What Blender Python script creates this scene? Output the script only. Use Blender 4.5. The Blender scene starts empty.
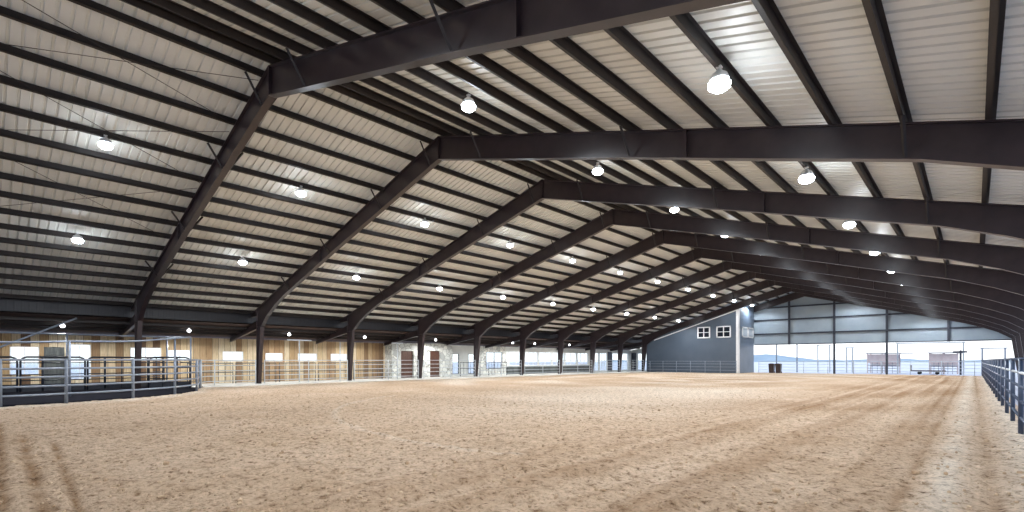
import bpy, bmesh, math, random
import numpy as np
from mathutils import Vector, Matrix
random.seed(7)
SC = bpy.context.scene
COL = SC.collection
# ---------------------------------------------------------------- layout (metres)
# X runs across the hall (0 at the camera, minus towards the wooden wall), Y along the ridge, Z up
RX = -16.8                       # ridge
XL, XR = -37.0, 3.4            # column lines
F0, BAY, NF = 6.50, 6.97, 11   # first frame, bay length, frames (the last one is the end wall)
DECK0, SLOPE = 11.60, 0.29      # underside of the deck at the ridge, roof slope
YEND = F0 + BAY * 10
YBACK = -15.0
def fy(i): return F0 + BAY * i
def deck(x): return DECK0 - SLOPE * abs(x - RX)

# ---------------------------------------------------------------- materials
def lin(c):
    return tuple((v / 12.92 if v <= 0.04045 else ((v + 0.055) / 1.055) ** 2.4) for v in c)
def rgb(r, g, b): return lin((r / 255, g / 255, b / 255)) + (1,)
class NT:
    def __init__(s, name):
        s.m = bpy.data.materials.new(name); s.m.use_nodes = True
        s.t = s.m.node_tree; s.n = s.t.nodes; s.l = s.t.links
        s.b = s.n['Principled BSDF']; s.out = s.n['Material Output']
    def add(s, t, **k):
        n = s.n.new(t)
        for a, v in k.items():
            if a in n.inputs: n.inputs[a].default_value = v
            else: setattr(n, a, v)
        return n
    def link(s, a, b): s.l.new(a, b)
    def coord(s): return s.add('ShaderNodeTexCoord').outputs['Object']
    def noise(s, scale, detail=4, rough=.55, vec=None, stretch=None):
        n = s.add('ShaderNodeTexNoise'); n.inputs['Scale'].default_value = scale
        n.inputs['Detail'].default_value = detail; n.inputs['Roughness'].default_value = rough
        v = vec or s.coord()
        if stretch:
            mp = s.add('ShaderNodeMapping'); mp.inputs['Scale'].default_value = stretch
            s.link(v, mp.inputs['Vector']); v = mp.outputs['Vector']
        s.link(v, n.inputs['Vector']); return n
    def ramp(s, fac, stops):
        r = s.add('ShaderNodeValToRGB'); e = r.color_ramp.elements
        while len(e) < len(stops): e.new(.5)
        for k, (p, c) in enumerate(stops): e[k].position = p; e[k].color = c
        s.link(fac, r.inputs['Fac']); return r.outputs['Color']
    def bump(s, h, strength=.3, dist=.02):
        b = s.add('ShaderNodeBump'); b.inputs['Strength'].default_value = strength; b.inputs['Distance'].default_value = dist
        s.link(h, b.inputs['Height']); s.link(b.outputs['Normal'], s.b.inputs['Normal'])
    def mix(s, fac, a, b, mode='MIX'):
        m = s.add('ShaderNodeMix', data_type='RGBA', blend_type=mode)
        for sock, v in ((m.inputs[0], fac), (m.inputs[6], a), (m.inputs[7], b)):
            if hasattr(v, 'links') or hasattr(v, 'is_linked'): s.link(v, sock)
            else: sock.default_value = v
        return m.outputs[2]

def mottled(name, c1, c2, scale=3., rough=.5, metal=0., bump=.1, stretch=None, spec=.5):
    t = NT(name); n = t.noise(scale, 5, .6, stretch=stretch)
    t.link(t.ramp(n.outputs['Fac'], [(.3, c1), (.7, c2)]), t.b.inputs['Base Color'])
    t.b.inputs['Roughness'].default_value = rough; t.b.inputs['Metallic'].default_value = metal
    t.b.inputs['Specular IOR Level'].default_value = spec
    if bump: t.bump(n.outputs['Fac'], bump, .01)
    return t.m
M = {}
M['primer'] = mottled('primer_steel', rgb(40, 32, 35), rgb(54, 43, 46), 2.2, .34, 0, .05)
M['purlin'] = mottled('purlin_steel', rgb(30, 24, 23), rgb(42, 34, 31), 2.5, .55, 0, .05)
M['deck'] = mottled('roof_sheet', rgb(210, 212, 208), rgb(220, 222, 218), .6, .45, 0, 0, stretch=(.3, 1, 1))
M['lean_deck'] = mottled('shaded_aisle_roof', rgb(58, 42, 37), rgb(82, 60, 52), 1.5, .7, 0, .1, stretch=(.2, 2, 1))  # roof sheet with the shade of the aisle put into its colour
M['galv'] = mottled('galvanised_pipe', rgb(176, 182, 188), rgb(204, 209, 214), 6, .42, .25, .05)
M['fence_grey'] = mottled('grey_painted_pipe', rgb(112, 122, 138), rgb(142, 150, 162), 5, .42, .15, .05)
M['navy'] = mottled('navy_painted_pipe', rgb(44, 56, 78), rgb(62, 76, 100), 5, .38, .1, .05)
M['black_pipe'] = mottled('black_painted_panel', rgb(18, 22, 32), rgb(30, 36, 48), 5, .45, 0, .05)
M['end_steel'] = mottled('dark_slate_steel', rgb(40, 46, 58), rgb(54, 60, 74), 3, .45, 0, .05)
M['concrete'] = mottled('pale_concrete', rgb(205, 203, 196), rgb(226, 224, 218), 1.2, .8, 0, .15)
M['gravel'] = mottled('pale_gravel', rgb(182, 186, 204), rgb(208, 212, 226), .35, .9, 0, .2)
M['pen_soil'] = mottled('dark_shaded_soil', rgb(24, 25, 34), rgb(36, 36, 44), 1.6, .95, 0, .5, spec=.05)  # dark soil, with the shade in the pen added to its colour
M['white'] = mottled('white_painted_trim', rgb(222, 224, 226), rgb(236, 237, 238), 4, .45, 0, 0)
M['white_wall'] = mottled('white_wall_panel', rgb(214, 216, 212), rgb(230, 232, 228), 1., .6, 0, .05)
M['housing'] = mottled('lamp_housing', rgb(205, 208, 212), rgb(225, 228, 232), 8, .35, .3, 0)
M['brown_door'] = mottled('stained_plank_door', rgb(58, 36, 28), rgb(98, 62, 44), 3, .5, 0, .2, stretch=(6, 6, .5))
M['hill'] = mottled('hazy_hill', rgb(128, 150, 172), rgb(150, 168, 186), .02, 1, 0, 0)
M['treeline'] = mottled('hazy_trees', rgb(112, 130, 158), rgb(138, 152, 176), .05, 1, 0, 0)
M['pink_panel'] = mottled('weathered_pinkish_panel', rgb(208, 188, 186), rgb(228, 212, 210), 1.5, .7, 0, .1)
M['bin'] = mottled('dark_brown_plastic', rgb(36, 24, 22), rgb(58, 40, 36), 4, .45, 0, .05)
M['rubber'] = mottled('black_rubber', rgb(16, 16, 18), rgb(28, 28, 30), 5, .8, 0, .1)
M['wains'] = mottled('dark_grey_stall_board', rgb(58, 64, 64), rgb(92, 96, 94), 2.5, .6, 0, .1, stretch=(1, 3, .6))
M['clod'] = mottled('crumbled_dirt', rgb(150, 122, 94), rgb(206, 182, 154), 9, .95, 0, .4)

def ribbed_paint(name, c1, c2, axis, pitch=.3):
    t = NT(name); sep = t.add('ShaderNodeSeparateXYZ'); t.link(t.coord(), sep.inputs[0])
    n = t.noise(.5, 3)
    t.link(t.ramp(n.outputs['Fac'], [(.3, c1), (.7, c2)]), t.b.inputs['Base Color'])
    w = t.add('ShaderNodeMath', operation='MULTIPLY'); w.inputs[1].default_value = 2 * math.pi / pitch
    t.link(sep.outputs[axis], w.inputs[0])
    s_ = t.add('ShaderNodeMath', operation='SINE'); t.link(w.outputs[0], s_.inputs[0])
    p = t.add('ShaderNodeMath', operation='SMOOTH_MAX'); t.link(s_.outputs[0], p.inputs[0]); p.inputs[1].default_value = .6
    t.bump(p.outputs[0], .5, .03); t.b.inputs['Roughness'].default_value = .45
    return t.m
M['end_sheet'] = ribbed_paint('pale_wall_sheet', rgb(140, 155, 168), rgb(154, 168, 178), 'X', .3)
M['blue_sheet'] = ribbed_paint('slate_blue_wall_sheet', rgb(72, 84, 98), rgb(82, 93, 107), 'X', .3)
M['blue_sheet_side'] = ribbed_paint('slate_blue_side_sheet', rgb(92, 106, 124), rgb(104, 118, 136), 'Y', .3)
M['dark_sheet'] = ribbed_paint('dark_eave_sheet', rgb(20, 22, 30), rgb(30, 32, 40), 'Y', .3)

def boards():
    t = NT('rustic_board_wall'); sep = t.add('ShaderNodeSeparateXYZ'); t.link(t.coord(), sep.inputs[0])
    d = t.add('ShaderNodeMath', operation='DIVIDE'); d.inputs[1].default_value = .42; t.link(sep.outputs['Y'], d.inputs[0])
    fl = t.add('ShaderNodeMath', operation='FLOOR'); t.link(d.outputs[0], fl.inputs[0])
    wn = t.add('ShaderNodeTexWhiteNoise', noise_dimensions='1D'); t.link(fl.outputs[0], wn.inputs['W'])
    base = t.ramp(wn.outputs['Value'], [(0, rgb(112, 86, 62)), (.18, rgb(170, 140, 104)), (.4, rgb(208, 186, 148)), (.7, rgb(232, 220, 192)), (.88, rgb(196, 168, 126)), (1, rgb(120, 90, 62))])
    g = t.noise(3, 6, .65, stretch=(6, 6, .5))
    gr = t.ramp(g.outputs['Fac'], [(.3, (.62, .56, .5, 1)), (.65, (1, 1, 1, 1))])
    col = t.mix(1., base, gr, 'MULTIPLY')
    fr = t.add('ShaderNodeMath', operation='FRACT'); t.link(d.outputs[0], fr.inputs[0])
    gp = t.add('ShaderNodeMath', operation='LESS_THAN'); gp.inputs[1].default_value = .05; t.link(fr.outputs[0], gp.inputs[0])
    col = t.mix(gp.outputs[0], col, rgb(54, 38, 26))
    t.link(col, t.b.inputs['Base Color']); t.b.inputs['Roughness'].default_value = .75
    t.bump(g.outputs['Fac'], .2, .02); return t.m
M['boards'] = boards()
def stone(name='rubble_stone', light=1.):
    t = NT(name); v = t.add('ShaderNodeTexVoronoi'); v.inputs['Scale'].default_value = 2.4
    n = t.noise(1.2, 3); mp = t.mix(.2, t.coord(), n.outputs['Color'])
    t.link(mp, v.inputs['Vector'])
    base = t.ramp(v.outputs['Color'], [(.1, rgb(172, 174, 170)), (.45, rgb(206, 208, 202)), (.8, rgb(226, 226, 218)), (1, rgb(186, 178, 164))])
    e = t.add('ShaderNodeTexVoronoi', feature='DISTANCE_TO_EDGE'); e.inputs['Scale'].default_value = 2.4; t.link(mp, e.inputs['Vector'])
    j = t.add('ShaderNodeMath', operation='LESS_THAN'); j.inputs[1].default_value = .035; t.link(e.outputs['Distance'], j.inputs[0])
    t.link(t.mix(j.outputs[0], base, rgb(148, 148, 142)), t.b.inputs['Base Color'])
    t.b.inputs['Roughness'].default_value = .85; t.bump(e.outputs['Distance'], .6, .05); return t.m
M['stone'] = stone()
def glass():
    t = NT('window_glass'); tr = t.add('ShaderNodeBsdfTransparent'); tr.inputs[0].default_value = (.93, .97, .98, 1)
    g = t.add('ShaderNodeBsdfGlossy'); g.inputs['Roughness'].default_value = .05
    mx = t.add('ShaderNodeMixShader'); mx.inputs[0].default_value = .08
    t.link(tr.outputs[0], mx.inputs[1]); t.link(g.outputs[0], mx.inputs[2]); t.link(mx.outputs[0], t.out.inputs[0]); return t.m
M['glass'] = glass()
def plain(name, c, rough=.5, emit=None, es=1.):
    t = NT(name); n = t.noise(5, 2)
    t.link(t.mix(n.outputs['Fac'], c, tuple(v * .9 for v in c[:3]) + (1,)), t.b.inputs['Base Color'])
    t.b.inputs['Roughness'].default_value = rough
    if emit: t.b.inputs['Emission Color'].default_value = emit; t.b.inputs['Emission Strength'].default_value = es
    return t.m
M['dark_glass'] = plain('dark_window_glass', rgb(30, 36, 46), .08)
M['pale_glass'] = plain('pale_sash_glass', rgb(190, 202, 214), .08)
M['lens'] = plain('lit_lens', rgb(240, 244, 255), .4, (.86, .93, 1, 1), 26.)
M['globe'] = plain('lit_globe', rgb(240, 244, 255), .4, (.93, .96, 1, 1), 6.)

def dirt():
    t = NT('arena_dirt'); co = t.coord()
    at = t.add('ShaderNodeAttribute', attribute_name='moist_shade', attribute_type='GEOMETRY')
    pa = t.add('ShaderNodeAttribute', attribute_name='pale', attribute_type='GEOMETRY')
    n1 = t.noise(.35, 5, .6, co); n2 = t.noise(5.5, 7, .72, co); n3 = t.noise(24, 5, .75, co); n4 = t.noise(11, 4, .6, co)
    c = t.ramp(n1.outputs['Fac'], [(.3, rgb(204, 177, 149)), (.7, rgb(220, 196, 172))])
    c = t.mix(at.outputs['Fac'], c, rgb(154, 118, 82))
    c = t.mix(pa.outputs['Fac'], c, rgb(240, 229, 214))
    # crumbs: damp dark ones and dry pale ones, in patches
    n5 = t.noise(1.1, 4, .6, co); n6 = t.noise(21, 3, .6, co)
    patch = t.ramp(n5.outputs['Fac'], [(.38, (.25, .25, .25, 1)), (.62, (1, 1, 1, 1))])
    d = t.ramp(n2.outputs['Fac'], [(.35, (.48, .41, .34, 1)), (.47, (.94, .93, .92, 1)), (.62, (1.1, 1.1, 1.1, 1))])
    c = t.mix(1., c, d, 'MULTIPLY')
    d = t.ramp(n4.outputs['Fac'], [(.32, (.32, .27, .22, 1)), (.41, (1, 1, 1, 1)), (.60, (1, 1, 1, 1)), (.74, (1.15, 1.15, 1.15, 1))])
    c = t.mix(patch, c, t.mix(1., c, d, 'MULTIPLY'))
    d = t.ramp(n6.outputs['Fac'], [(.33, (.55, .49, .43, 1)), (.46, (1, 1, 1, 1)), (.58, (1, 1, 1, 1)), (.70, (1.22, 1.22, 1.22, 1))])
    c = t.mix(.8, c, d, 'MULTIPLY')
    t.link(c, t.b.inputs['Base Color']); t.b.inputs['Roughness'].default_value = .95
    t.b.inputs['Specular IOR Level'].default_value = .15
    ad = t.add('ShaderNodeMath', operation='MULTIPLY_ADD'); t.link(n3.outputs['Fac'], ad.inputs[0]); ad.inputs[1].default_value = .5
    t.link(n2.outputs['Fac'], ad.inputs[2]); t.bump(ad.outputs[0], 1., .12); return t.m
M['dirt'] = dirt()

# ---------------------------------------------------------------- mesh helpers
class MB:
    def __init__(s): s.v = []; s.f = []
    def poly(s, pts, faces):
        o = len(s.v); s.v += [tuple(p) for p in pts]; s.f += [tuple(i + o for i in f) for f in faces]; return s
    def box(s, a, b):
        (x0, y0, z0), (x1, y1, z1) = a, b
        x0, x1 = sorted((x0, x1)); y0, y1 = sorted((y0, y1)); z0, z1 = sorted((z0, z1))
        return s.poly([(x0, y0, z0), (x1, y0, z0), (x1, y1, z0), (x0, y1, z0), (x0, y0, z1), (x1, y0, z1), (x1, y1, z1), (x0, y1, z1)],
                      [(0, 3, 2, 1), (4, 5, 6, 7), (0, 1, 5, 4), (1, 2, 6, 5), (2, 3, 7, 6), (3, 0, 4, 7)])
    def tube(s, pts, r, n=10, caps=True):
        pts = [Vector(p) for p in pts]; rings = []; o = len(s.v)
        for i, p in enumerate(pts):
            d = (pts[min(i + 1, len(pts) - 1)] - pts[max(i - 1, 0)]).normalized()
            up = Vector((0, 0, 1)) if abs(d.z) < .95 else Vector((1, 0, 0))
            u = d.cross(up).normalized(); w = u.cross(d).normalized()
            rr = r[i] if isinstance(r, (list, tuple)) else r
            for k in range(n):
                a = 2 * math.pi * k / n; s.v.append(tuple(p + (u * math.cos(a) + w * math.sin(a)) * rr))
        for i in range(len(pts) - 1):
            for k in range(n):
                a, b = o + i * n + k, o + i * n + (k + 1) % n; s.f.append((a, b, b + n, a + n))
        if caps:
            s.f.append(tuple(o + k for k in range(n))[::-1]); s.f.append(tuple(o + (len(pts) - 1) * n + k for k in range(n)))
        return s
    def lathe(s, prof, n=20, c=(0, 0, 0)):
        o = len(s.v)
        for r, z in prof:
            for k in range(n):
                a = 2 * math.pi * k / n; s.v.append((c[0] + r * math.cos(a), c[1] + r * math.sin(a), c[2] + z))
        for i in range(len(prof) - 1):
            for k in range(n):
                a, b = o + i * n + k, o + i * n + (k + 1) % n; s.f.append((a, b, b + n, a + n))
        s.f.append(tuple(o + k for k in range(n))[::-1]); s.f.append(tuple(o + (len(prof) - 1) * n + k for k in range(n)))
        return s
    def slab(s, pts, y0, y1):
        """closed polygon in the X-Z plane, extruded along Y"""
        n = len(pts)
        return s.poly([(x, y0, z) for x, z in pts] + [(x, y1, z) for x, z in pts],
                      [tuple(range(n))[::-1], tuple(range(n, 2 * n))] + [(i, (i + 1) % n, n + (i + 1) % n, n + i) for i in range(n)])
    def slabx(s, pts, x0, x1):
        """closed polygon in the Y-Z plane, extruded along X"""
        n = len(pts)
        return s.poly([(x0, y, z) for y, z in pts] + [(x1, y, z) for y, z in pts],
                      [tuple(range(n)), tuple(range(n, 2 * n))[::-1]] + [(i, n + i, n + (i + 1) % n, (i + 1) % n) for i in range(n)])
    def ribbon(s, pts, th, y0, y1):
        """thin plate following an X-Z polyline"""
        P = [Vector((x, 0, z)) for x, z in pts]; off = []
        for i in range(len(P)):
            d = (P[min(i + 1, len(P) - 1)] - P[max(i - 1, 0)]).normalized(); off.append(Vector((-d.z, 0, d.x)) * th / 2)
        ring = [(p + o) for p, o in zip(P, off)] + [(p - o) for p, o in zip(P[::-1], off[::-1])]
        for i in range(len(P) - 1):
            q = [P[i] + off[i], P[i + 1] + off[i + 1], P[i + 1] - off[i + 1], P[i] - off[i]]
            s.slab([(v.x, v.z) for v in q], y0, y1)
        return s
    def mesh(s, name):
        me = bpy.data.meshes.new(name); me.from_pydata(s.v, [], s.f); me.update()
        bm = bmesh.new(); bm.from_mesh(me); bmesh.ops.recalc_face_normals(bm, faces=bm.faces); bm.to_mesh(me); bm.free()
        return me
def obj(name, mb, mat, parent=None, loc=None, smooth=False):
    me = mb.mesh(name) if isinstance(mb, MB) else mb
    if not me.materials: me.materials.append(M[mat])
    o = bpy.data.objects.new(name, me); COL.objects.link(o)
    if parent: o.parent = parent
    if loc: o.location = loc
    if smooth:
        for p in me.polygons: p.use_smooth = len(p.vertices) == 4
    return o
def tag(o, label, cat, group=None):
    o['label'] = label; o['category'] = cat
    if group: o['group'] = group
    return o
def thing(name, label, cat, loc=(0, 0, 0), group=None):
    o = bpy.data.objects.new(name, None); COL.objects.link(o); o.location = loc; o.empty_display_size = .3
    return tag(o, label, cat, group)
def struct(name, mb, mat, label=None):
    o = obj(name, mb, mat); o['kind'] = 'structure'
    if label: o['label'] = label
    return o
ORD = ['first', 'second', 'third', 'fourth', 'fifth', 'sixth', 'seventh', 'eighth', 'ninth', 'tenth', 'eleventh', 'twelfth', 'thirteenth', 'fourteenth', 'fifteenth', 'sixteenth', 'seventeenth']

# ---------------------------------------------------------------- ground
def lattice(seed, n=256):
    return np.random.RandomState(seed).rand(n, n)
def vnoise(x, y, seed):
    g = lattice(seed); n = g.shape[0]
    xi = np.floor(x).astype(int); yi = np.floor(y).astype(int); u = x - xi; v = y - yi
    u = u * u * (3 - 2 * u); v = v * v * (3 - 2 * v)
    a = g[xi % n, yi % n]; b = g[(xi + 1) % n, yi % n]; c = g[xi % n, (yi + 1) % n]; d = g[(xi + 1) % n, (yi + 1) % n]
    return (a * (1 - u) + b * u) * (1 - v) + (c * (1 - u) + d * u) * v - .5
def graded(lo, hi, near_lo, near_hi, fine, coarse, growth=1.06):
    out = list(np.arange(near_lo, near_hi, fine)); s = fine; p = out[-1]
    while p < hi: s = min(s * growth, coarse); p += s; out.append(min(p, hi))
    s = fine; p = near_lo; pre = []
    while p > lo: s = min(s * growth, coarse); p -= s; pre.append(max(p, lo))
    return np.array(pre[::-1] + out)
gx = graded(XL + .5, 1.2, -17, 1.2, .06, .35); gy = graded(YBACK, YEND + .3, -.4, 14.0, .06, .5)
XX, YY = np.meshgrid(gx, gy, indexing='ij')
def rut(x0, y0, x1, y1, w):
    """soft profile of a wheel rut along a ground line"""
    dx, dy = x1 - x0, y1 - y0; L2 = dx * dx + dy * dy
    t = np.clip(((XX - x0) * dx + (YY - y0) * dy) / L2, 0, 1)
    d = np.hypot(XX - x0 - t * dx, YY - y0 - t * dy)
    return np.exp(-(d / w) ** 2)
Z = .035 * vnoise(XX * .35, YY * .35, 1) + .05 * vnoise(XX * 1.4, YY * 1.4, 2) * .6
fade = np.clip(1.25 - np.hypot(XX, YY) / 40, .25, 1)
cl = np.maximum(0, vnoise(XX * 5, YY * 5, 3) + .05)
Z += fade * (.035 * cl + .03 * vnoise(XX * 6.7, YY * 6.7, 4) + .028 * vnoise(XX * 12.3, YY * 12.3, 5))
moist_shade = np.zeros_like(XX); pale = np.zeros_like(XX)
# tyre tracks in front of the pen, rut shadow painted into the soil colour
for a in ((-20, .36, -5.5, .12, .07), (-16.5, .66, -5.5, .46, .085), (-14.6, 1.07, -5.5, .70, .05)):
    r_ = rut(*a) * np.clip(.75 + 1.1 * vnoise(XX * 3, YY * 3, 8), 0, 1.2); Z -= .06 * r_; moist_shade += .9 * np.clip(r_, 0, 1)
# harrow lines, curving across the middle of the arena
rad = np.hypot(XX + 20, (YY - 44) * .8)
Z += .012 * np.sin(rad * 9 + 3 * vnoise(XX * .3, YY * .3, 9)) * fade
band = vnoise(rad * .45, np.arctan2(YY - 44, XX + 20) * 3, 10)
far = np.clip((YY - 8) / 14, 0, 1)
moist_shade += np.clip(band * .9, 0, .35) * far; pale += np.clip(-band * 1.5, 0, .55) * far
pale += .35 * np.exp(-((np.hypot(XX + 11, (YY - 21) * .9) - 3) / 5) ** 2)
# drag lanes along the pipe fence
lane = np.clip((XX + 8) / 3.5, 0, 1) * np.clip(-(XX + .6) / .5, 0, 1)
wob = .25 * vnoise(XX * .5, YY * .15, 12)
pale *= 1 - .85 * np.clip((XX + 10) / 4, 0, 1)
stripe = .9 * vnoise(XX * 2.6 + wob, YY * .05, 11) + .8 * vnoise(XX * 6.3 + wob, YY * .09, 21)
Z += .05 * lane * stripe + .03 * lane * vnoise(XX * 6, YY * 1.2, 13)
moist_shade += lane * np.clip(.34 + stripe * .9, 0, .8) * np.clip(.85 + .5 * vnoise(XX * 1.8, YY * .3, 22), 0, 1)
for x0, w in ((-.78, .07), (.12, .08)):
    r_ = rut(x0 + .1, -5, x0 - .1, 75, w); Z -= .03 * r_; moist_shade += .5 * r_ * np.clip(.7 + 1.2 * vnoise(XX * 4, YY * 1.5, 23), 0, 1)
r_ = np.exp(-((XX + .30) / .22) ** 2); pale += .8 * r_ * np.clip(.7 + vnoise(XX * 3, YY * 1., 24), 0, 1); Z += .03 * r_
edge = np.exp(-((XX - .75) / .38) ** 2); pale += .7 * edge
Z += .05 * edge * (1 + 1.8 * vnoise(XX * 5, YY * 3, 14))
moist_shade += edge * np.clip(vnoise(XX * 5, YY * 3, 25) * 2.5, 0, .9)
# pale curved track across the near middle
d = np.abs(np.hypot(XX + 9, YY - 19.5) - 13.2); r_ = np.exp(-(d / .10) ** 2) * (XX < -6) * (YY < 14)
Z += .03 * r_; pale += .35 * r_
moist_shade += .4 * np.clip(vnoise(XX * 2.6, YY * 1.6, 15), 0, 1) * fade
arcx = np.interp(YY, [-3.5, .5, 2.4, 4.8, 6.8, 8.4, 9.3], [-27.2, -26.9, -27.3, -28.4, -30.0, -32.4, -35.3])
pale += .75 * np.exp(-((XX - arcx - .7) / .8) ** 2) * (YY < 10.5) * (.8 + vnoise(XX * 1.3, YY * 1.3, 31))
pale += .5 * np.exp(-((XX - XL - .9) / .5) ** 2) * (YY > 9)
pale = np.clip(pale, 0, .9)
moist_shade = np.clip(moist_shade, 0, .85)
ARC = [(-3.5, -27.2), (.5, -26.9), (2.4, -27.3), (4.8, -28.4), (6.8, -30.0), (8.4, -32.4), (9.3, -35.3)]
Z -= .2 * ((XX < np.interp(YY, [p[0] for p in ARC], [p[1] for p in ARC]) - .3) & (YY < 9.25) & (YY > -3.45))
nx, ny = XX.shape
idx = np.arange(nx * ny).reshape(nx, ny)
faces = np.stack([idx[:-1, :-1], idx[1:, :-1], idx[1:, 1:], idx[:-1, 1:]], -1).reshape(-1, 4)
me = bpy.data.meshes.new('floor')
me.vertices.add(nx * ny); me.vertices.foreach_set('co', np.stack([XX, YY, Z], -1).astype(np.float32).ravel())
me.loops.add(faces.size); me.loops.foreach_set('vertex_index', faces.ravel().astype(np.int32))
me.polygons.add(len(faces)); me.polygons.foreach_set('loop_start', np.arange(0, faces.size, 4, dtype=np.int32))
me.polygons.foreach_set('use_smooth', np.ones(len(faces), dtype=bool))
for nm, arr in (('moist_shade', moist_shade), ('pale', pale)):
    at = me.attributes.new(nm, 'FLOAT', 'POINT'); at.data.foreach_set('value', arr.astype(np.float32).ravel())
me.update(); me.validate()
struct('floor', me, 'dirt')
gfx, gfy = gx, gy
def gz(x, y):
    i = min(max(int(np.searchsorted(gx, x)), 0), nx - 1); j = min(max(int(np.searchsorted(gy, y)), 0), ny - 1); return float(Z[i, j])

# loose clods of dirt
m = MB(); rs = np.random.RandomState(3)
ico = bmesh.new(); bmesh.ops.create_icosphere(ico, subdivisions=1, radius=1)
iv = [v.co.copy() for v in ico.verts]; jf = [tuple(v.index for v in f.verts) for f in ico.faces]; ico.free()
for k in range(2600):
    dd = 6 + 26 * rs.rand() ** 1.6; a = math.radians(43 + rs.uniform(-48, 46))
    x, y = -dd * math.sin(a), dd * math.cos(a)
    if not (-30 < x < .9): continue
    r = rs.uniform(.010, .032) * (1 + .6 * (rs.rand() < .05)); sx, sy, sz = rs.uniform(.7, 1.4, 3) * r; z = gz(x, y)
    m.poly([(x + v.x * sx * rs.uniform(.8, 1.15), y + v.y * sy, z + sz * .3 + v.z * sz * .8) for v in iv], jf)
o = obj('dirt_clods', m, 'clod'); o['kind'] = 'stuff'; tag(o, 'loose crumbs of dirt scattered over the arena floor', 'dirt')

# other ground
struct('floor', MB().box((-44, YBACK, -.3), (XL + .52, YEND + .2, -.02)), 'concrete')
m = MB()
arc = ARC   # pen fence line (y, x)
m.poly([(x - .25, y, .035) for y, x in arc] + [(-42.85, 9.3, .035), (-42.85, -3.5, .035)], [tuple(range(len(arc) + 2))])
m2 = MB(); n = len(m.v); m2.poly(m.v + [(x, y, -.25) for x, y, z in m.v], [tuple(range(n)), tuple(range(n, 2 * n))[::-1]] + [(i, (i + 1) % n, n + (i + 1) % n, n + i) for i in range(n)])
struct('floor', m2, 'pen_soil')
struct('ground', MB().box((-400, -120, -.6), (400, 700, -.31)), 'gravel')
struct('ground', MB().box((1.2, YBACK, -.3), (30, YEND + 40, -.03)).box((-44, YEND + .3, -.3), (1.2, YEND + 40, -.03)), 'gravel')

# ---------------------------------------------------------------- roof
def deck_mesh(x0, z0, x1, z1, ya, yb):
    """ribbed sheet: trapezoid ribs run down the slope, pitch .305 m"""
    m = MB(); prof = []; y = ya
    while y < yb:
        prof += [(y, 0), (y + .215, 0), (y + .235, .042), (y + .285, .042)]; y += .305
    v = []; n = len(prof)
    for x, z in ((x0, z0), (x1, z1)):
        v += [(x, p, z + h) for p, h in prof]
    v += [(x, p, z + .05) for x, z in ((x0, z0), (x1, z1)) for p in (ya, prof[-1][0])]
    f = [(i, i + 1, n + i + 1, n + i) for i in range(n - 1)]
    f.append((2 * n, 2 * n + 1, 2 * n + 3, 2 * n + 2))
    return m.poly(v, f)
XE = XL - 1.65
md = deck_mesh(XE, deck(XE), RX, DECK0, YBACK, YEND)
a = deck_mesh(RX, DECK0, XR + .9, deck(XR + .9), YBACK, YEND); md.poly(a.v, a.f)
struct('ceiling', md, 'deck')
LZ0, LZ1 = 4.60, 3.46      # aisle roof, high edge and low edge
LZ = lambda x: LZ0 + (LZ1 - LZ0) * (x - XL + .35) / (-43.6 - XL + .35)
struct('ceiling', MB().slab([(XE, LZ(XE)), (-43.6, LZ1), (-43.6, LZ1 + .08), (XE, LZ(XE) + .08)], YBACK, YEND), 'lean_deck')
for k, x in enumerate((-39.4, -40.4, -41.4)):
    zt = LZ(x) - .005; m = MB().box((x - .007, YBACK, zt - .2), (x + .007, YEND - .15, zt)).box((x, YBACK, zt - .2), (x + .08, YEND - .15, zt - .186)).box((x - .08, YBACK, zt - .014), (x, YEND - .15, zt))
    tag(obj('aisle_purlin', m, 'purlin'), f'dark purlin under the low aisle roof, {["closest to the columns", "in the middle", "closest to the wooden wall"][k]}', 'purlin', 'purlins of the aisle roof')
struct('wall_eave', MB().box((XE - .06, YBACK, LZ(XE)), (XE, YEND, deck(XE) + .03)), 'dark_sheet')

# purlins: one line of Z-section after another, from ridge to eave
def z_section(h=.255, fl=.085, t=.014):
    return h, fl, t
def purlin(x, side, label, grp):
    h, fl, t = z_section(); zt = deck(x)
    k = -SLOPE * side
    def pt(u, w): return (x + side * u, zt - SLOPE * u + w)
    m = MB()
    m.slab([pt(-t / 2, -.004), pt(t / 2, -.004), pt(t / 2, -h), pt(-t / 2, -h)], YBACK, YEND - .05)
    m.slab([pt(0, -.004), pt(fl, -.004), pt(fl, -.004 - t), pt(0, -.004 - t)], YBACK, YEND - .05)
    m.slab([pt(-fl, -h + t), pt(0, -h + t), pt(0, -h), pt(-fl, -h)], YBACK, YEND - .05)
    m.slab([pt(-fl, -h + .03), pt(-fl + t, -h + .03), pt(-fl + t, -h), pt(-fl, -h)], YBACK, YEND - .05)
    o = obj('roof_purlin', m, 'purlin'); tag(o, label, 'purlin', grp)
POS = {-1: [.57 + 1.31 * k for k in range(17)], 1: [.35] + [1.31 + 1.31 * k for k in range(15)]}
for side, nm in ((-1, 'wooden wall'), (1, 'navy pipe fence')):
    PO = POS[side]
    for k, u in enumerate(PO):
        pos = 'beside the ridge' if k == 0 else ('at the eave' if k == len(PO) - 1 else f'{ORD[k]} below the ridge')
        purlin(RX + side * u, side, f'dark roof purlin, {pos}, over the {nm}', f'purlins over the {nm}')

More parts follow.
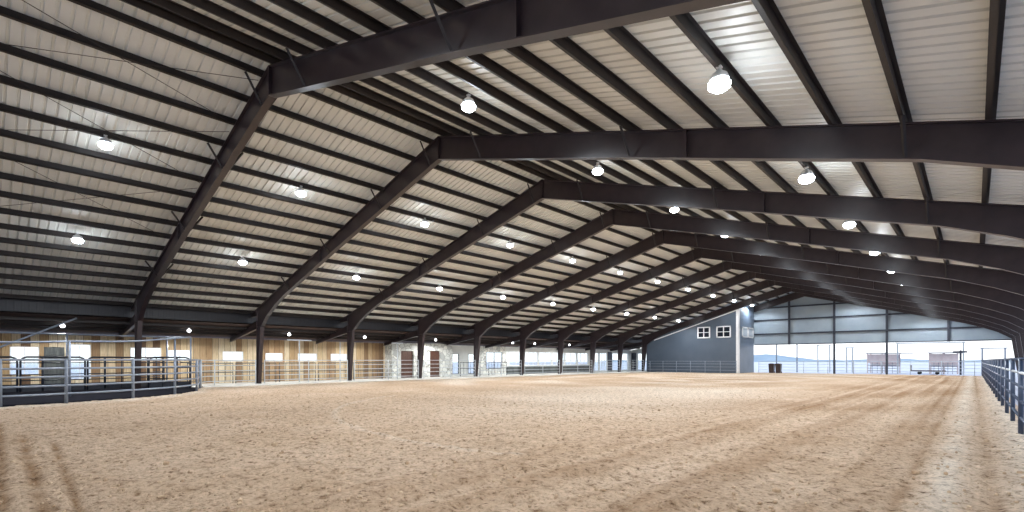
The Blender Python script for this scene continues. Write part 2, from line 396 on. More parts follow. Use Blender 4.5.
# ---------------------------------------------------------------- rigid frames
RT = [(0.2, 0.), (9.5, 0.), (16., 0.), (19.3, 0.)]
def top_z(u): return DECK0 - SLOPE * u - .262
BOT = [(0, 10.38), (4.7, 9.10), (9.4, 7.83), (12.7, 6.88), (16, 5.95), (17.5, 5.38), (18.7, 4.82), (19.7, 4.12)]
HALF = RX - XL
UK = BOT[-1][0]
def bot_z(u):
    for (a, za), (b, zb) in zip(BOT, BOT[1:]):
        if u <= b: return za + (zb - za) * (u - a) / (b - a)
    return BOT[-1][1]
def rafter_mesh(side):
    us = [b[0] for b in BOT]
    m = MB(); top = [(RX + side * u, top_z(u)) for u in us + [HALF + .25]]; bot = [(RX + side * u, bot_z(u)) for u in us]
    m.ribbon(top, .03, -.12, .12); m.ribbon(bot, .03, -.12, .12)
    for i in range(len(bot) - 1):
        m.slab([top[i], top[i + 1], bot[i + 1], bot[i]], -.012, .012)
    m.slab([top[-2], top[-1], (top[-1][0], bot_z(UK)), bot[-1]], -.012, .012)
    if side < 0:                                                     # outrigger carrying the roof past the columns
        e = HALF + 1.6; stub = [top[-1], (RX + side * e, top_z(e)), (RX + side * e, top_z(e) - .12), (top[-1][0], top[-1][1] - .45)]
        m.slab(stub, -.01, .01); m.ribbon(stub[:2], .03, -.1, .1); m.ribbon(stub[2:][::-1], .03, -.1, .1)
    return m
def plate_mesh(side, u, w=.022):
    x = RX + side * u; return MB().box((x - w, -.12, bot_z(u) + .012), (x + w, .12, top_z(u) - .012))
def column_mesh(side):
    xo = RX + side * (HALF + .3); zt = top_z(HALF + .3); zk = bot_z(UK)
    xb = RX + side * (HALF + .0); xk = RX + side * UK
    m = MB()
    m.box((xo - .013, -.12, 0), (xo + .013, .12, zt))
    m.ribbon([(xb, 0), (xb + (xk - xb) * .5, zk * .5), (xk, zk)], .026, -.12, .12)
    m.slab([(xo, 0), (xb, 0), (xk, zk), (xk, zk + .12), (xo, zt)], -.01, .01)
    m.box((min(xo, xk), -.11, zk - .012), (max(xo, xk), .11, zk + .012))
    m.box((min(xo, xb) - .05, -.17, 0), (max(xo, xb) + .05, .17, .03))
    return m
def brace_mesh(side, u, s):
    x = RX + side * u
    a = Vector((x, s * .10, bot_z(u) + .03)); b = Vector((x + .0, s * .62, top_z(u) - .02))
    d = Vector((.02, 0, 0)); m = MB()
    m.tube([a, b], .042, 4); return m  # brace drawn thick, in dark steel, to take in its shadow on the web
def lean_rafter_mesh():
    x0, x1 = XL - .32, -43.0; m = MB()
    t = [(x0, LZ0 - .01), (x1, LZ1 - .0)]; b = [(x0, LZ0 - .60), (x1, LZ1 - .25)]
    t = [(x0, LZ0 - .03), (x1, LZ1 + .04)]
    m.ribbon(t, .024, -.09, .09); m.ribbon(b, .024, -.09, .09); m.slab([t[0], t[1], b[1], b[0]], -.008, .008); return m
meshes = {}
BRU = {-1: (.57, 4.5, 9.74, 14.98), 1: (2.62, 9.17, 15.72)}
for side in (-1, 1):
    meshes['rafter', side] = rafter_mesh(side).mesh('rafter'); meshes['column', side] = column_mesh(side).mesh('column')
    meshes['splice', side] = plate_mesh(side, 10.9, .045).mesh('splice_plate')
    for u in BRU[side]:
        for s in (-1, 1): meshes['brace', side, u, s] = brace_mesh(side, u, s).mesh('flange_brace')
meshes['ridge'] = plate_mesh(1, 0, .03).mesh('ridge_plate'); meshes['lean'] = lean_rafter_mesh().mesh('aisle_rafter')
for i in range(NF - 1):
    lab = f'dark brown tapered steel portal frame, {ORD[i]} from the camera'
    if i == NF - 2: lab = 'dark brown tapered steel portal frame over the face of the slate blue room'
    fr = thing('steel_frame', lab, 'steel frame', (0, fy(i), 0), 'portal frames across the arena')
    for side in (-1, 1):
        obj('rafter', meshes['rafter', side], 'primer', fr)
        obj('column', meshes['column', side], 'primer', fr)
        obj('splice_plate', meshes['splice', side], 'primer', fr)
        for u in BRU[side]:
            for s in (-1, 1):
                obj('flange_brace', meshes['brace', side, u, s], 'purlin', fr)
    obj('ridge_plate', meshes['ridge'], 'primer', fr)
    obj('aisle_rafter', meshes['lean'], 'primer', fr)

# thin brace rods crossing under the purlins
def rod(x0, y0, x1, y1, label):
    z = lambda x: deck(x) - .25
    pts = [(x0 + (x1 - x0) * t, y0 + (y1 - y0) * t, z(x0 + (x1 - x0) * t)) for t in (0, .5, 1)]
    tag(obj('brace_rod', MB().tube(pts, .010, 6), 'purlin'), label, 'brace rod', 'crossed brace rods under the roof')
a, b = fy(-1) + .15, fy(0) - .15
for k, (u0, u1) in enumerate(((.75, 3.15), (3.6, 7.2), (7.6, 12.4))):
    pos = ['by the ridge', 'upper slope', 'mid slope'][k]
    rod(RX - u0, a, RX - u1, b, f'thin brace rod over the pen, {pos}, sloping down towards the first frame')
    rod(RX - u1, a, RX - u0, b, f'thin brace rod over the pen, {pos}, sloping up towards the first frame')

# ---------------------------------------------------------------- lamps
mh = MB().lathe([(.05, .20), (.08, .16), (.15, .11), (.19, .02), (.19, -.02), (.17, -.02)], 24).mesh('housing')
ml = MB().lathe([(.17, -.02), (.215, -.07), (.205, -.14), (.13, -.20), (.05, -.22)], 24).mesh('lens')
mk = MB().tube([(0, 0, .18), (0, 0, .26)], .014, 8).box((-.05, -.05, .24), (.05, .05, .27)).mesh('hanger')
def rowname(side, u):
    return ('upper' if u < 9 else 'lower') + ' row over the ' + ('wooden wall' if side < 0 else 'navy pipe fence')
LAMP_W = 850
for side in (-1, 1):
    for u in (5.7, 13.1):
        for k in range(11):
            x, y = RX + side * u, fy(k) - BAY / 2
            w = 'before the first frame' if k == 0 else (f'between the {ORD[k-1]} and {ORD[k]} frames' if k < 10 else 'beside the end wall')
            t = thing('high_bay_light', f'high bay light {w}, {rowname(side, u)}', 'light', (x, y, deck(x) - .50), 'high bay lights under the roof')
            obj('housing', mh, 'housing', t, smooth=True); obj('lens', ml, 'lens', t, smooth=True); obj('hanger', mk, 'housing', t)
            L = bpy.data.lights.new('bulb', 'SPOT'); L.energy = LAMP_W; L.color = (.89, .945, 1.); L.spot_size = math.radians(168); L.spot_blend = .35; L.shadow_soft_size = .2
            lo = bpy.data.objects.new('bulb', L); COL.objects.link(lo); lo.parent = t; lo.location = (0, 0, -.25)
            G = bpy.data.lights.new('bulb_glow', 'POINT'); G.energy = 20; G.color = (.78, .89, 1.); G.shadow_soft_size = .12
            go = bpy.data.objects.new('bulb_glow', G); COL.objects.link(go); go.parent = t; go.location = (0, 0, -.36)
mg = MB().lathe([(.03, .12), (.08, .09), (.12, .02), (.11, -.06), (.06, -.10), (.02, -.11)], 16).mesh('globe')
mgk = MB().tube([(0, 0, .11), (0, 0, .285)], .016, 8).mesh('stem')
for k, y in enumerate((3.35, 9.9, 16.8, 23.5, 31.5, 43.0, 47.0, 54.2)):
    x = -40.0; zr = LZ(x)
    t = thing('pendant_globe_light', f'small glowing globe light under the low aisle roof, {ORD[k]} along from the pen', 'light', (x, y, zr - .30), 'globe lights in the side aisle')
    obj('globe', mg, 'globe', t, smooth=True); obj('stem', mgk, 'housing', t)
    L = bpy.data.lights.new('bulb', 'SPOT'); L.energy = 360; L.spot_size = math.radians(165); L.spot_blend = .3; L.shadow_soft_size = .12
    lo = bpy.data.objects.new('bulb', L); COL.objects.link(lo); lo.parent = t; lo.location = (0, 0, -.16)

# ---------------------------------------------------------------- side wall of the aisle (at x = -43)
WX = -43.0
def wall_open(y0, y1, z0, z1, holes, x=WX, th=.15):
    """wall slab in the Y-Z plane with rectangular holes (ya, yb, za, zb)"""
    ys = sorted({y0, y1, *[h[0] for h in holes], *[h[1] for h in holes]}); zs = sorted({z0, z1, *[h[2] for h in holes], *[h[3] for h in holes]})
    m = MB()
    for a, b in zip(ys, ys[1:]):
        for c, d in zip(zs, zs[1:]):
            ym, zm = (a + b) / 2, (c + d) / 2
            if any(h[0] < ym < h[1] and h[2] < zm < h[3] for h in holes): continue
            m.box((x - th, a, c), (x, b, d))
    return m
wn = 0
def window(y0, y1, z0, z1, nmull=1, x=WX, mat='white', bar=.05):
    global wn; wn += 1
    m = MB()
    m.box((x - .1, y0, z0), (x + .03, y0 + bar, z1)).box((x - .1, y1 - bar, z0), (x + .03, y1, z1))
    m.box((x - .1, y0, z0), (x + .03, y1, z0 + bar)).box((x - .1, y0, z1 - bar), (x + .03, y1, z1))
    for k in range(nmull):
        y = y0 + (y1 - y0) * (k + 1) / (nmull + 1); m.box((x - .08, y - bar / 2, z0), (x + .02, y + bar / 2, z1))
    o = struct(f'window_{wn}', m, mat)
    obj('pane', MB().box((x - .06, y0 + bar, z0 + bar), (x - .05, y1 - bar, z1 - bar)), 'glass', o); return o
ZT = LZ1
def plank_door(n, x, y0, y1, z1, mat):
    m = MB(); w = (y1 - y0) / 5
    for q in range(5): m.box((x - .28, y0 + q * w + .008, .0), (x - .22, y0 + (q + 1) * w - .008, z1))
    m.box((x - .30, y0, 0), (x - .27, y1, z1))
    m.box((x - .22, y0, .5), (x - .19, y1, .65)).box((x - .22, y0, z1 - .55), (x - .19, y1, z1 - .4))
    d = struct(f'door_{n}', m, mat)
    obj('door_handle', MB().tube([(x - .20, y0 + .2, 1.0), (x - .14, y0 + .2, 1.02), (x - .14, y0 + .2, 1.2), (x - .20, y0 + .2, 1.22)], .012, 8), 'black_pipe', d)
# weathered boards with windows and a grey door, behind the pen and along the aisle
hA = [(1.2, 2.5, .85, 2.6), (3.9, 5.0, .5, 2.8), (-3.2, -.9, .85, 2.6)]
hAd = (2.72, 3.7, -.1, 2.6)
struct('wall_left', wall_open(YBACK, 5.1, -.1, ZT, hA + [hAd]), 'boards')
for h in hA: window(*h, nmull=1)
plank_door(1, WX + .15, hAd[0], hAd[1], hAd[3], 'wains')
hB = [(7.1, 8.9, 1.7, 2.65), (9.3, 10.8, 1.7, 2.5), (12.9, 14.4, 1.66, 2.45), (16.1, 17.5, 1.66, 2.35), (18.8, 20.5, 1.66, 2.35), (21.8, 23.4, 1.66, 2.35)]
struct('wall_left', wall_open(5.1, 27.5, -.1, ZT, hB), 'boards')
for h in hB: window(*h, nmull=1)
# stone entry with two plank doors
SX = -41.75
hS = [(28.55, 30.1, -.1, 2.7), (32.15, 33.55, -.1, 2.75)]
m = wall_open(27.5, 35.2, -.1, 3.1, hS, SX, .5)
m.slabx([(27.5, 3.1), (35.2, 3.1), (35.1, 3.3), (34.4, 3.46), (33.4, 3.54), (32.3, 3.54), (31., 3.5), (28.6, 3.46), (27.5, 3.42)], SX - .5, SX)
m.box((WX, 27.5, -.1), (SX - .5, 28.0, 3.40)).box((WX, 34.7, -.1), (SX - .5, 35.2, 3.3))
struct('wall_left', m, 'stone')
for k, h in enumerate(hS): plank_door(k + 2, SX, h[0], h[1], h[3], 'brown_door')
# white stretch with narrow windows, grey glazed bay, then a row of windows over dark boards
hC = [(36.2, 37.2, .2, 2.5), (38.6, 39.6, .2, 2.5)]
struct('wall_left', wall_open(27.5, 40.5, -.1, ZT, hC + [(27.6, 35.1, -.05, ZT - .05)]), 'white_wall')
for h in hC: window(*h, nmull=0, mat='wains')
struct('wall_left', wall_open(40.5, 45.0, -.1, ZT, [(41.5, 44.3, .7, 2.75)]), 'stone'); window(41.5, 44.3, .7, 2.75, 1, mat='end_steel')
hD = [(45.5 + 2.95 * k, 45.5 + 2.95 * k + 2.7, 1.1, 2.85) for k in range(6)]
struct('wall_left', wall_open(45.0, 63.4, 1.0, ZT, hD), 'white_wall')
for k, h in enumerate(hD): window(*h, nmull=1 + k % 2, mat='white')
m = MB().box((WX - .15, 45.0, -.1), (WX, 63.4, 1.0)); y = 45.2
while y < 63: m.box((WX, y, 0), (WX + .06, y + .12, 1.0)); y += 1.05
struct('wall_left', m, 'wains')
hF = [(64.0, 65.9, .15, 2.9), (66.2, 68.3, .15, 2.9), (69.9, 74.8, .15, 2.9)]
struct('wall_left', wall_open(63.4, YEND, -.1, ZT, hF), 'white_wall')
for k, h in enumerate(hF): window(*h, nmull=k % 2 + 1, mat='white')
struct('trim_2', MB().box((WX, 68.5, 0), (WX + .12, 69.7, 3.1)), 'end_steel')
# end of the aisle: glazed doors
hE = [(-41.9, -39.7), (-39.5, -37.3)]
xs = [-43.15] + [v for h in hE for v in h] + [-36.9]; m = MB()
for k in range(0, len(xs), 2): m.box((xs[k], YEND - .1, 0), (xs[k + 1], YEND + .1, 3.0))
m.slab([(-43.15, 3.0), (-36.9, 3.0), (-36.9, LZ0 - .1), (-43.15, LZ1)], YEND - .1, YEND + .1)
struct('wall_end', m, 'white_wall')
struct('trim_3', MB().box((-42.95, YEND - .22, 0), (-42.1, YEND - .1, 3.0)), 'end_steel')
for k, h in enumerate(hE):
    m = MB(); b = .12
    m.box((h[0], YEND - .05, 0), (h[0] + b, YEND + .05, 3)).box((h[1] - b, YEND - .05, 0), (h[1], YEND + .05, 3)).box((h[0], YEND - .05, 2.88), (h[1], YEND + .05, 3)).box((h[0], YEND - .05, 0), (h[1], YEND + .05, .15))
    d = struct(f'door_{k+4}', m, 'white'); obj('pane', MB().box((h[0] + b, YEND - .01, .15), (h[1] - b, YEND + .01, 2.88)), 'glass', d)

# ---------------------------------------------------------------- end wall of the arena
BX = -23.2                      # corner of the slate blue room
ER = XR + .45
struct('wall_end', MB().slab([(BX - .3, 4.0), (ER, 4.0), (ER, deck(ER) - .03), (RX, DECK0 - .03), (BX - .3, deck(BX - .3) - .03)], YEND + .0, YEND + .06), 'end_sheet')
for k, z in enumerate((5.45, 7.4, 9.15)):
    x0 = max(BX, RX - (DECK0 - .3 - z) / SLOPE); x1 = min(XR, RX + (DECK0 - .3 - z) / SLOPE)
    m = MB().box((x0, YEND - .02, z - .012), (x1, YEND - .22, z + .012)).box((x0, YEND - .01, z - .09), (x1, YEND - .02, z + .09)).box((x0, YEND - .21, z - .1), (x1, YEND - .22, z + .1))
    tag(obj('wall_girt', m, 'end_steel'), f'horizontal dark girt on the pale end wall, {["lowest", "middle", "highest"][k]} of three', 'girt', 'girts on the end wall')
tag(obj('door_header', MB().box((BX, YEND - .18, 3.92), (XR, YEND - .02, 4.04)), 'end_steel'), 'slim steel header along the bottom edge of the pale end wall sheets', 'beam')
for k, (x, z0) in enumerate(((-18.7, 3.9), (-13.4, 0), (-7.9, 0), (-2.2, 3.9))):
    zt = deck(x) - .28
    m = MB().box((x - .11, YEND - .30, z0), (x + .11, YEND - .27, zt)).box((x - .11, YEND - .05, z0), (x + .11, YEND - .02, zt)).box((x - .012, YEND - .28, z0), (x + .012, YEND - .04, zt))
    desc = ['hanging dark wall post next to the slate blue room, stopping at the opening', 'dark steel end wall post standing to the ground, left of the low white pens', 'dark steel end wall post standing to the ground in front of the pinkish pen', 'hanging dark wall post closest to the navy pipe fence, stopping at the opening'][k]
    desc = desc.replace('left of the low white pens', 'under the ridge side of the opening')
    tag(obj('end_wall_post', m, 'end_steel'), desc, 'post', 'posts of the end wall')
fr = thing('steel_frame', 'dark end portal frame carrying the pale end wall', 'steel frame', (0, YEND - .35, 0), 'portal frames across the arena')
for side in (-1, 1):
    obj('rafter', meshes['rafter', side], 'primer', fr); 
obj('column', meshes['column', 1], 'primer', fr)

# slate blue room in the corner
YB = fy(9) + .16
rm = thing('corner_room', 'slate blue sheet-metal room with white trim in the far corner of the arena', 'room', (0, 0, 0))
xl_, top = XL + .35, lambda x: deck(x) - .26
obj('front_wall', MB().slab([(xl_, 0), (BX, 0), (BX, top(BX)), (xl_, top(xl_))], YB, YB + .12), 'blue_sheet', rm)
obj('side_wall', MB().box((BX - .12, YB + .12, 0), (BX, YEND - .4, top(BX) - .05)), 'blue_sheet_side', rm)
obj('corner_trim', MB().box((BX - .28, YB - .04, 0), (BX + .03, YB, top(BX))).box((BX, YB - .04, 0), (BX + .04, YB + .42, top(BX))), 'white', rm)
obj('lit_flange_strip', MB().slab([(RX - 18.6, bot_z(18.6) - .02), (BX - .28, bot_z(RX - BX + .28) - .02), (BX - .28, bot_z(RX - BX + .28) - .16), (RX - 18.6, bot_z(18.6) - .16)], YB - .03, YB), 'white', rm)  # added white strip standing for light on the rafter's lower flange
def sash(x0, x1, z0, z1, y):
    m = MB(); b = .16
    m.box((x0, y - .08, z0), (x0 + b, y, z1)).box((x1 - b, y - .08, z0), (x1, y, z1)).box((x0, y - .08, z0), (x1, y, z0 + b)).box((x0, y - .08, z1 - b), (x1, y, z1))
    xm, zm = (x0 + x1) / 2, (z0 + z1) / 2
    m.box((xm - .06, y - .06, z0), (xm + .06, y, z1)).box((x0, y - .06, zm - .04), (x1, y, zm + .04))
    w = obj('window', m, 'white', rm); obj('pane', MB().box((x0 + b, y - .02, z0 + b), (x1 - b, y - .01, z1 - b)), 'dark_glass', w)
sash(-28.75, -26.95, 4.85, 6.45, YB); sash(-26.1, -24.15, 4.85, 6.45, YB)
for y0, y1 in ((70.9, 73.0), (73.3, 75.4)):
    m = MB(); b = .14; x = BX
    m.box((x, y0, 4.9), (x + .08, y0 + b, 6.35)).box((x, y1 - b, 4.9), (x + .08, y1, 6.35)).box((x, y0, 4.9), (x + .08, y1, 4.9 + b)).box((x, y0, 6.35 - b), (x + .08, y1, 6.35))
    w = obj('window', m, 'white', rm); obj('pane', MB().box((x + .01, y0 + b, 4.9 + b), (x + .02, y1 - b, 6.35 - b)), 'pale_glass', w)

# ---------------------------------------------------------------- fences
def fence(label, pts, rails, post_at, mat, r=.03, pr=.04, ztop=1.8, grp=None, railmats=None, kick=None, z0=0.):
    """pts: plan polyline; post_at: plan points of the posts"""
    cx, cy = pts[0]
    f = thing('pipe_fence', label, 'fence', (cx, cy, 0), grp)
    for k, z in enumerate(rails):
        obj('rail', MB().tube([(x - cx, y - cy, z) for x, y in pts], r, 8), (railmats or {}).get(k, mat), f, smooth=True)
    for x, y in post_at:
        obj('post', MB().tube([(x - cx, y - cy, z0), (x - cx, y - cy, ztop)], pr, 8).tube([(x - cx, y - cy, ztop), (x - cx, y - cy, ztop + .015)], pr * 1.15, 8), mat, f, smooth=True)
    if kick: 
        m = MB()
        for (xa, ya), (xb, yb) in zip(pts, pts[1:]):
            m.poly([(xa - cx, ya - cy, kick[0]), (xb - cx, yb - cy, kick[0]), (xb - cx, yb - cy, kick[1]), (xa - cx, ya - cy, kick[1]),
                    (xa - cx - .03, ya - cy, kick[0]), (xb - cx - .03, yb - cy, kick[0]), (xb - cx - .03, yb - cy, kick[1]), (xa - cx - .03, ya - cy, kick[1])],
                   [(0, 1, 2, 3), (7, 6, 5, 4), (0, 4, 5, 1), (3, 2, 6, 7), (0, 3, 7, 4), (1, 5, 6, 2)])
        obj('kick_board', m, kick[2], f)
    return f
# curved pen fence
def smooth_line(p, n=5):
    out = []
    for i in range(len(p) - 1):
        p0, p1, p2, p3 = p[max(i - 1, 0)], p[i], p[i + 1], p[min(i + 2, len(p) - 1)]
        for k in range(n):
            t = k / n
            out.append(tuple(.5 * (2 * b + (c - a_) * t + (2 * a_ - 5 * b + 4 * c - d_) * t * t + (3 * b - a_ - 3 * c + d_) * t ** 3) for a_, b, c, d_ in zip(p0, p1, p2, p3)))
    return out + [p[-1]]
pen = smooth_line([(x, y) for y, x in arc])
fence('grey curved pipe pen fence with five rails standing on the dirt', pen, [.38, .72, 1.08, 1.42, 1.77], [(x, y) for y, x in arc], 'fence_grey', .042, .06, 1.8)
# line of fence between the columns, bay by bay
for i in range(1, 9):
    y0, y1 = fy(i) + .3, fy(i + 1) - .3
    x = XL + .1
    fence(f'pale galvanised pipe fence between the {ORD[i]} and {ORD[i+1]} frame columns', [(x, y0), (x, y1)], [.35, .7, 1.05, 1.4, 1.75], [(x, y0), (x, (y0 + y1) / 2), (x, y1)], 'galv', .026, .034, 1.78, 'pipe fences between the columns')
fence('short pale pipe fence joining the curved pen to the second frame column', [(-35.7, 9.5), (XL + .1, 10.2), (XL + .1, fy(1) - .3)], [.35, .7, 1.05, 1.4, 1.75], [(-35.7, 9.5), (XL + .1, 10.6), (XL + .1, fy(1) - .3)], 'galv', .028, .04, 1.78, 'pipe fences between the columns')
# kerb of pale concrete under that line
struct('trim_1', MB().box((XL - .3, 9.8, -.1), (XL + .5, YEND - 7, .10)), 'concrete')
# navy fence along the open side
fx = .78
ys = [16.4 - 3.15 * 1 + 3.15 * k for k in range(21)]
FXY = lambda y: .80 - .0028 * (y - 10)
fence('long navy pipe fence with five rails along the open side', [(FXY(9.8), 9.8), (FXY(YEND), YEND)], [.42, .8, 1.14, 1.46, 1.78], [(FXY(y), y) for y in ys], 'navy', .035, .05, 1.8, None, {3: 'galv'})  # second rail from the top paler: light on it put into its colour
# fence across the foot of the slate blue room
fence('dark pipe fence in front of the slate blue room', [(-35.9, YB - .9), (BX + .1, YB - .9)], [.4, .85, 1.25, 1.62], [(-35.6 + 2.07 * k, YB - .9) for k in range(7)], 'fence_grey', .03, .045, 1.65)
# fence across the end opening
fence('pale pipe fence across the open end of the arena', [(BX + .4, YEND + .5), (.6, YEND + .5)], [.4, .8, 1.2, 1.6], [(BX + .4 + 2.85 * k, YEND + .5) for k in range(9)], 'galv', .028, .04, 1.65)

# dark portable panels standing in the pen
def panel(x0, y0, x1, y1, label, h=1.9):
    t = thing('stock_panel', label, 'panel', (x0, y0, .03), 'dark stock panels in the pen')
    d = Vector((x1 - x0, y1 - y0, 0)); L = d.length; d.normalize(); R = .25
    P = lambda s, z: tuple(d * s + Vector((0, 0, z)))
    ring = [P(0, 0), P(0, h - R), P(R * .3, h - R * .3), P(R, h), P(L - R, h), P(L - R * .3, h - R * .3), P(L, h - R), P(L, 0)]
    obj('frame', MB().tube(ring, .05, 8), 'black_pipe', t, smooth=True)
    for z in (.62, .94, 1.26, 1.58): obj('rail', MB().tube([P(.03, z), P(L - .03, z)], .028, 8), 'black_pipe', t, smooth=True)
    m = MB(); n = d.cross(Vector((0, 0, 1))) * .015
    q = [Vector(P(.02, .02)), Vector(P(L - .02, .02)), Vector(P(L - .02, .42)), Vector(P(.02, .42))]
    m.poly([p + n for p in q] + [p - n for p in q], [(0, 1, 2, 3), (7, 6, 5, 4), (0, 4, 5, 1), (1, 5, 6, 2), (2, 6, 7, 3), (3, 7, 4, 0)])
    obj('kick_sheet', m, 'black_pipe', t)
    for s in (.33, .67): obj('upright', MB().tube([P(L * s, .03), P(L * s, h)], .06 if s < .5 else .035, 8), 'black_pipe', t, smooth=True)
run = [(-37.6, -4.2), (-37.6, -1.4), (-37.6, 1.4), (-37.8, 4.2), (-38.6, 6.8), (-41.6, 8.8)]
for k in range(5):
    (x0, y0), (x1, y1) = run[k], run[k + 1]; d = Vector((x1 - x0, y1 - y0)).normalized() * .06
    panel(x0 + d.x, y0 + d.y, x1 - d.x, y1 - d.y, f'dark rounded-corner stock panel behind the curved pen fence, {ORD[4-k]} from the aisle gate')
panel(-35.75, 8.9, -36.3, 6.9, 'narrow dark gate panel at the end of the curved pen fence')
# overhead pipes above the pen
def overhead(label, pts, r, posts):
    t = thing('overhead_pipe', label, 'pipe frame', (0, 0, 0), 'overhead pipes above the pen')
    obj('beam_pipe', MB().tube(pts, r, 8), 'fence_grey', t, smooth=True)
    for p in posts: obj('post', MB().tube([(p[0], p[1], 0.03), p], .05, 8), 'fence_grey', t, smooth=True)
ov = [(-31.5, -3.2, 2.55), (-31.6, .6, 2.55), (-31.6, 2.9, 2.65), (-32.4, 5.4, 2.75), (-34.4, 7.8, 3.05), (-36.0, 9.0, 3.2)]
overhead('curved overhead grey pipe on posts above the pen', smooth_line(ov, 4), .05, [ov[2], ov[4], ov[5]])
overhead('straight overhead grey pipe behind the curved one', [(-39.5, -4, 3.3), (-39.5, 9.5, 3.3)], .05, [(-39.5, -1, 3.3), (-39.5, 3.5, 3.3), (-39.5, 8.5, 3.3)])
overhead('slanting grey pipe brace rising from the pen floor to the aisle roof', [(-38, -3.6, .03), (-38, 3.8, 4.2)], .05, [])
# gate posts in the aisle, pale pipes with a cross arm
for k, (y, arm) in enumerate(((17.0, 1.9), (20.4, .0), (26.0, 1.2), (43.0, 1.0))):
    t = thing('aisle_post', f'slender pale pipe post in the side aisle, {ORD[k]} along from the pen', 'post', (-38.6, y, -.02), 'pale posts in the side aisle')
    obj('pole', MB().tube([(0, 0, 0), (0, 0, 3.3)], .045, 8), 'galv', t, smooth=True)
    if arm: obj('cross_arm', MB().box((-.04, -arm / 2, 3.3), (.04, arm / 2, 3.38)), 'galv', t)
# stall gates further back in the aisle
for k, y0 in enumerate((10.2, 13.4, 16.7, 20.0, 23.3, 36.2, 40.6)):
    t = thing('stall_gate', f'dark barred stall gate against the aisle wall, {ORD[k]} along from the pen', 'gate', (-41.6, y0, -.02), 'barred gates along the aisle wall')
    obj('frame', MB().tube([(0, 0, 0), (0, 0, 1.55), (0, 3.0, 1.55), (0, 3.0, 0)], .04, 8), 'wains', t, smooth=True)
    obj('rail', MB().tube([(0, 0, .2), (0, 3, .2)], .03, 8), 'wains', t); obj('rail', MB().tube([(0, 0, .85), (0, 3, .85)], .03, 8), 'wains', t)
    for q in range(1, 6): obj('bar', MB().tube([(0, .5 * q, .2), (0, .5 * q, 1.55)], .022, 6), 'wains', t)

# ---------------------------------------------------------------- bins by the end opening
for k, x in enumerate((-20.85, -20.0)):
    t = thing('waste_bin', ['dark brown upright bin by the slate blue room, closer to the room', 'dark brown upright bin by the slate blue room, closer to the opening'][k], 'bin', (x + .35, YEND - 1.6, .0), 'dark bins by the end opening')
    m = MB(); m.poly([(-.27, -.3, 0), (.27, -.3, 0), (.27, .3, 0), (-.27, .3, 0), (-.33, -.36, 1.2), (.33, -.36, 1.2), (.33, .36, 1.2), (-.33, .36, 1.2)], [(0, 3, 2, 1), (0, 1, 5, 4), (1, 2, 6, 5), (2, 3, 7, 6), (3, 0, 4, 7), (4, 5, 6, 7)])
    obj('body', m, 'bin', t)
    obj('lid', MB().slab([(-.35, 1.2), (.35, 1.2), (.33, 1.28), (0, 1.33), (-.33, 1.28)], -.38, .38), 'bin', t)
    obj('handle', MB().tube([(-.25, .4, 1.12), (.25, .4, 1.12)], .025, 8), 'rubber', t)
    for s in (-1, 1): obj('wheel', MB().tube([(s * .24, .33, .11), (s * .32, .33, .11)], .11, 16), 'rubber', t)

# ---------------------------------------------------------------- yard outside the end opening
YO = YEND + 9
def pen_box(x0, x1, y0, y1, h, label, roof):
    t = thing('yard_pen', label, 'pen', (x0, y0, -.03), 'pens in the yard outside'); w, dd = x1 - x0, y1 - y0
    for x in (0, w / 2, w):
        for y in (0, dd): obj('post', MB().box((x - .06, y - .06, 0), (x + .06, y + .06, h)), 'pink_panel', t)
    obj('back_panel', MB().box((0, dd - .03, .9), (w, dd + .03, h - .1)), 'pink_panel', t)
    obj('front_panel', MB().box((0, -.03, h * .52), (w * .97, .03, h - .1)), 'pink_panel', t)
    for z in (.35, .7, 1.05): obj('rail', MB().tube([(0, -.05, z), (w, -.05, z)], .04, 8), 'fence_grey', t)
    for k in range(1, 6): obj('bar', MB().tube([(w * k / 6, -.05, 0), (w * k / 6, -.05, h * .55)], .03, 6), 'fence_grey', t)
    obj('roof', MB().box((-.2, -.3, h), (w + roof, dd + .3, h + .1)), 'fence_grey', t)
pen_box(-10.9, -7.6, YO - 1, YO + 2, 2.7, 'pinkish roofed pen in the yard behind the ground-standing wall post', 1.6)
pen_box(-4.3, -1.6, YO - 1, YO + 2, 2.7, 'pinkish roofed pen in the yard closest to the navy pipe fence', .6)
def goal(x0, x1, y, h, label, mat='fence_grey'):
    t = thing('yard_gantry', label, 'pipe frame', (x0, y, -.03), 'pipe frames in the yard outside')
    obj('post', MB().tube([(0, 0, 0), (0, 0, h)], .09, 8), mat, t); obj('post', MB().tube([(x1 - x0, 0, 0), (x1 - x0, 0, h)], .09, 8), mat, t)
    obj('beam', MB().tube([(-.2, 0, h), (x1 - x0 + .2, 0, h)], .07, 8), mat, t)
goal(-22.2, -19.4, YO - 2, 4.25, 'tall grey pipe frame standing in the yard behind the dark bins')
goal(-16.9, -15.4, YO - 1, 4.0, 'narrow grey pipe frame in the yard between the ridge posts', 'galv')
goal(-13.5, -12.8, YO, 3.6, 'pair of close pale posts in the yard beside the ridge wall post', 'galv')
goal(-7.4, -1.0, YO - 3, 4.0, 'wide pale pipe frame in the yard in front of the pinkish pens', 'galv')
goal(.7, 2.75, YO + 1, 3.3, 'grey pipe frame in the yard past the end of the navy fence')
t = thing('yard_post', 'single dark post with a short cross arm at the end of the navy fence', 'post', (-1.25, YO - 4, -.03))
obj('pole', MB().box((-.1, -.1, 0), (.1, .1, 3.0)), 'end_steel', t); obj('cross_arm', MB().box((-.7, -.08, 2.7), (.6, .08, 2.9)), 'end_steel', t)
t = thing('flat_trailer', 'low dark flat trailer parked in the yard by the pinkish pens', 'trailer', (-6.0, YO - 4, -.03))
obj('bed', MB().box((0, -.7, .38), (3.4, .7, .52)), 'bin', t)
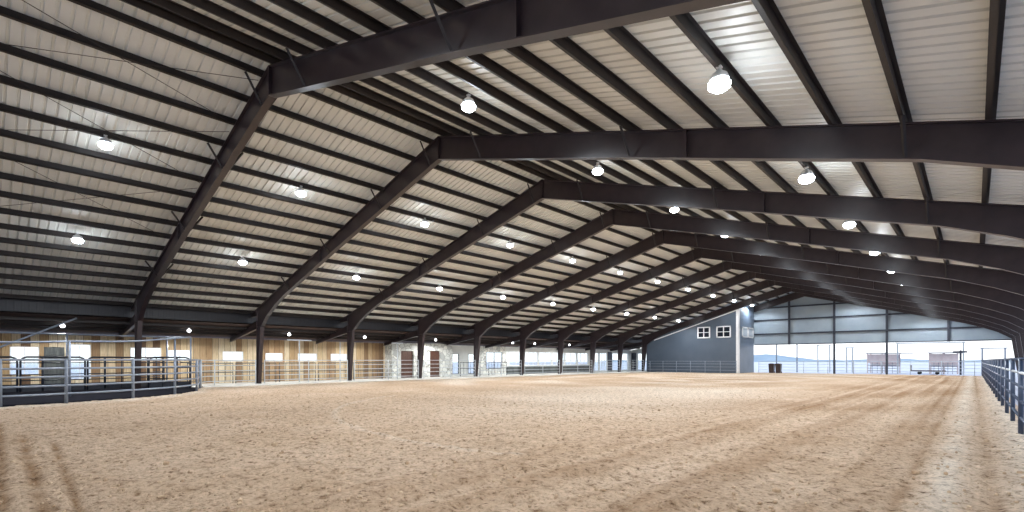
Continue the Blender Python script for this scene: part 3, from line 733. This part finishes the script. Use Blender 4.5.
obj('headboard', MB().box((0, -.7, .52), (.08, .7, 1.15)), 'bin', t)
for x in (.9, 2.6):
    for y in (-.6, .6): obj('wheel', MB().tube([(x, y - .08, .19), (x, y + .08, .19)], .19, 16), 'rubber', t)
# low hills and a line of trees far away
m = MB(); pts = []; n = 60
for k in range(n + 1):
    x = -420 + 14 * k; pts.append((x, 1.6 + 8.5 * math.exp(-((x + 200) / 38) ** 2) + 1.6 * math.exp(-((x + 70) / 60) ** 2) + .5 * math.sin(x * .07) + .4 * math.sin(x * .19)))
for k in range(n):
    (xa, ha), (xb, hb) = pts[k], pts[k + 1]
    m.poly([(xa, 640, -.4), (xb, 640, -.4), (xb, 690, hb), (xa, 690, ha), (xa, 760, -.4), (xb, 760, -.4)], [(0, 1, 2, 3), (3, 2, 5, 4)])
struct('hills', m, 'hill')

# ---------------------------------------------------------------- sky, camera
w = bpy.data.worlds.new('World'); SC.world = w; w.use_nodes = True
nt = w.node_tree; bg = nt.nodes['Background']
tc = nt.nodes.new('ShaderNodeTexCoord'); sp = nt.nodes.new('ShaderNodeSeparateXYZ'); nt.links.new(tc.outputs['Generated'], sp.inputs[0])
rp = nt.nodes.new('ShaderNodeValToRGB'); nt.links.new(sp.outputs['Z'], rp.inputs['Fac'])
rp.color_ramp.elements[0].position = 0; rp.color_ramp.elements[0].color = (.97, .985, 1, 1)
rp.color_ramp.elements[1].position = .7; rp.color_ramp.elements[1].color = (.72, .84, 1, 1)
nt.links.new(rp.outputs['Color'], bg.inputs['Color']); bg.inputs['Strength'].default_value = 1.35

cam = bpy.data.cameras.new('Camera'); co = bpy.data.objects.new('Camera', cam); COL.objects.link(co)
cam.sensor_width = 36; cam.lens = 36 * 495.8 / 1024; cam.shift_y = 104.3 / 1024
cam.clip_start = .05; cam.clip_end = 2000
co.location = (0, 0, 1.75); co.rotation_euler = (math.radians(90), 0, math.radians(43.02))
SC.camera = co
SC.view_settings.view_transform = 'Standard'; SC.view_settings.look = 'None'
SC.view_settings.exposure = .44; SC.view_settings.gamma = 1; SC.view_settings.use_curve_mapping = False
SC.cycles.use_denoising = True
SC.cycles.max_bounces = 8; SC.cycles.diffuse_bounces = 5
SC.cycles.sample_clamp_indirect = 6
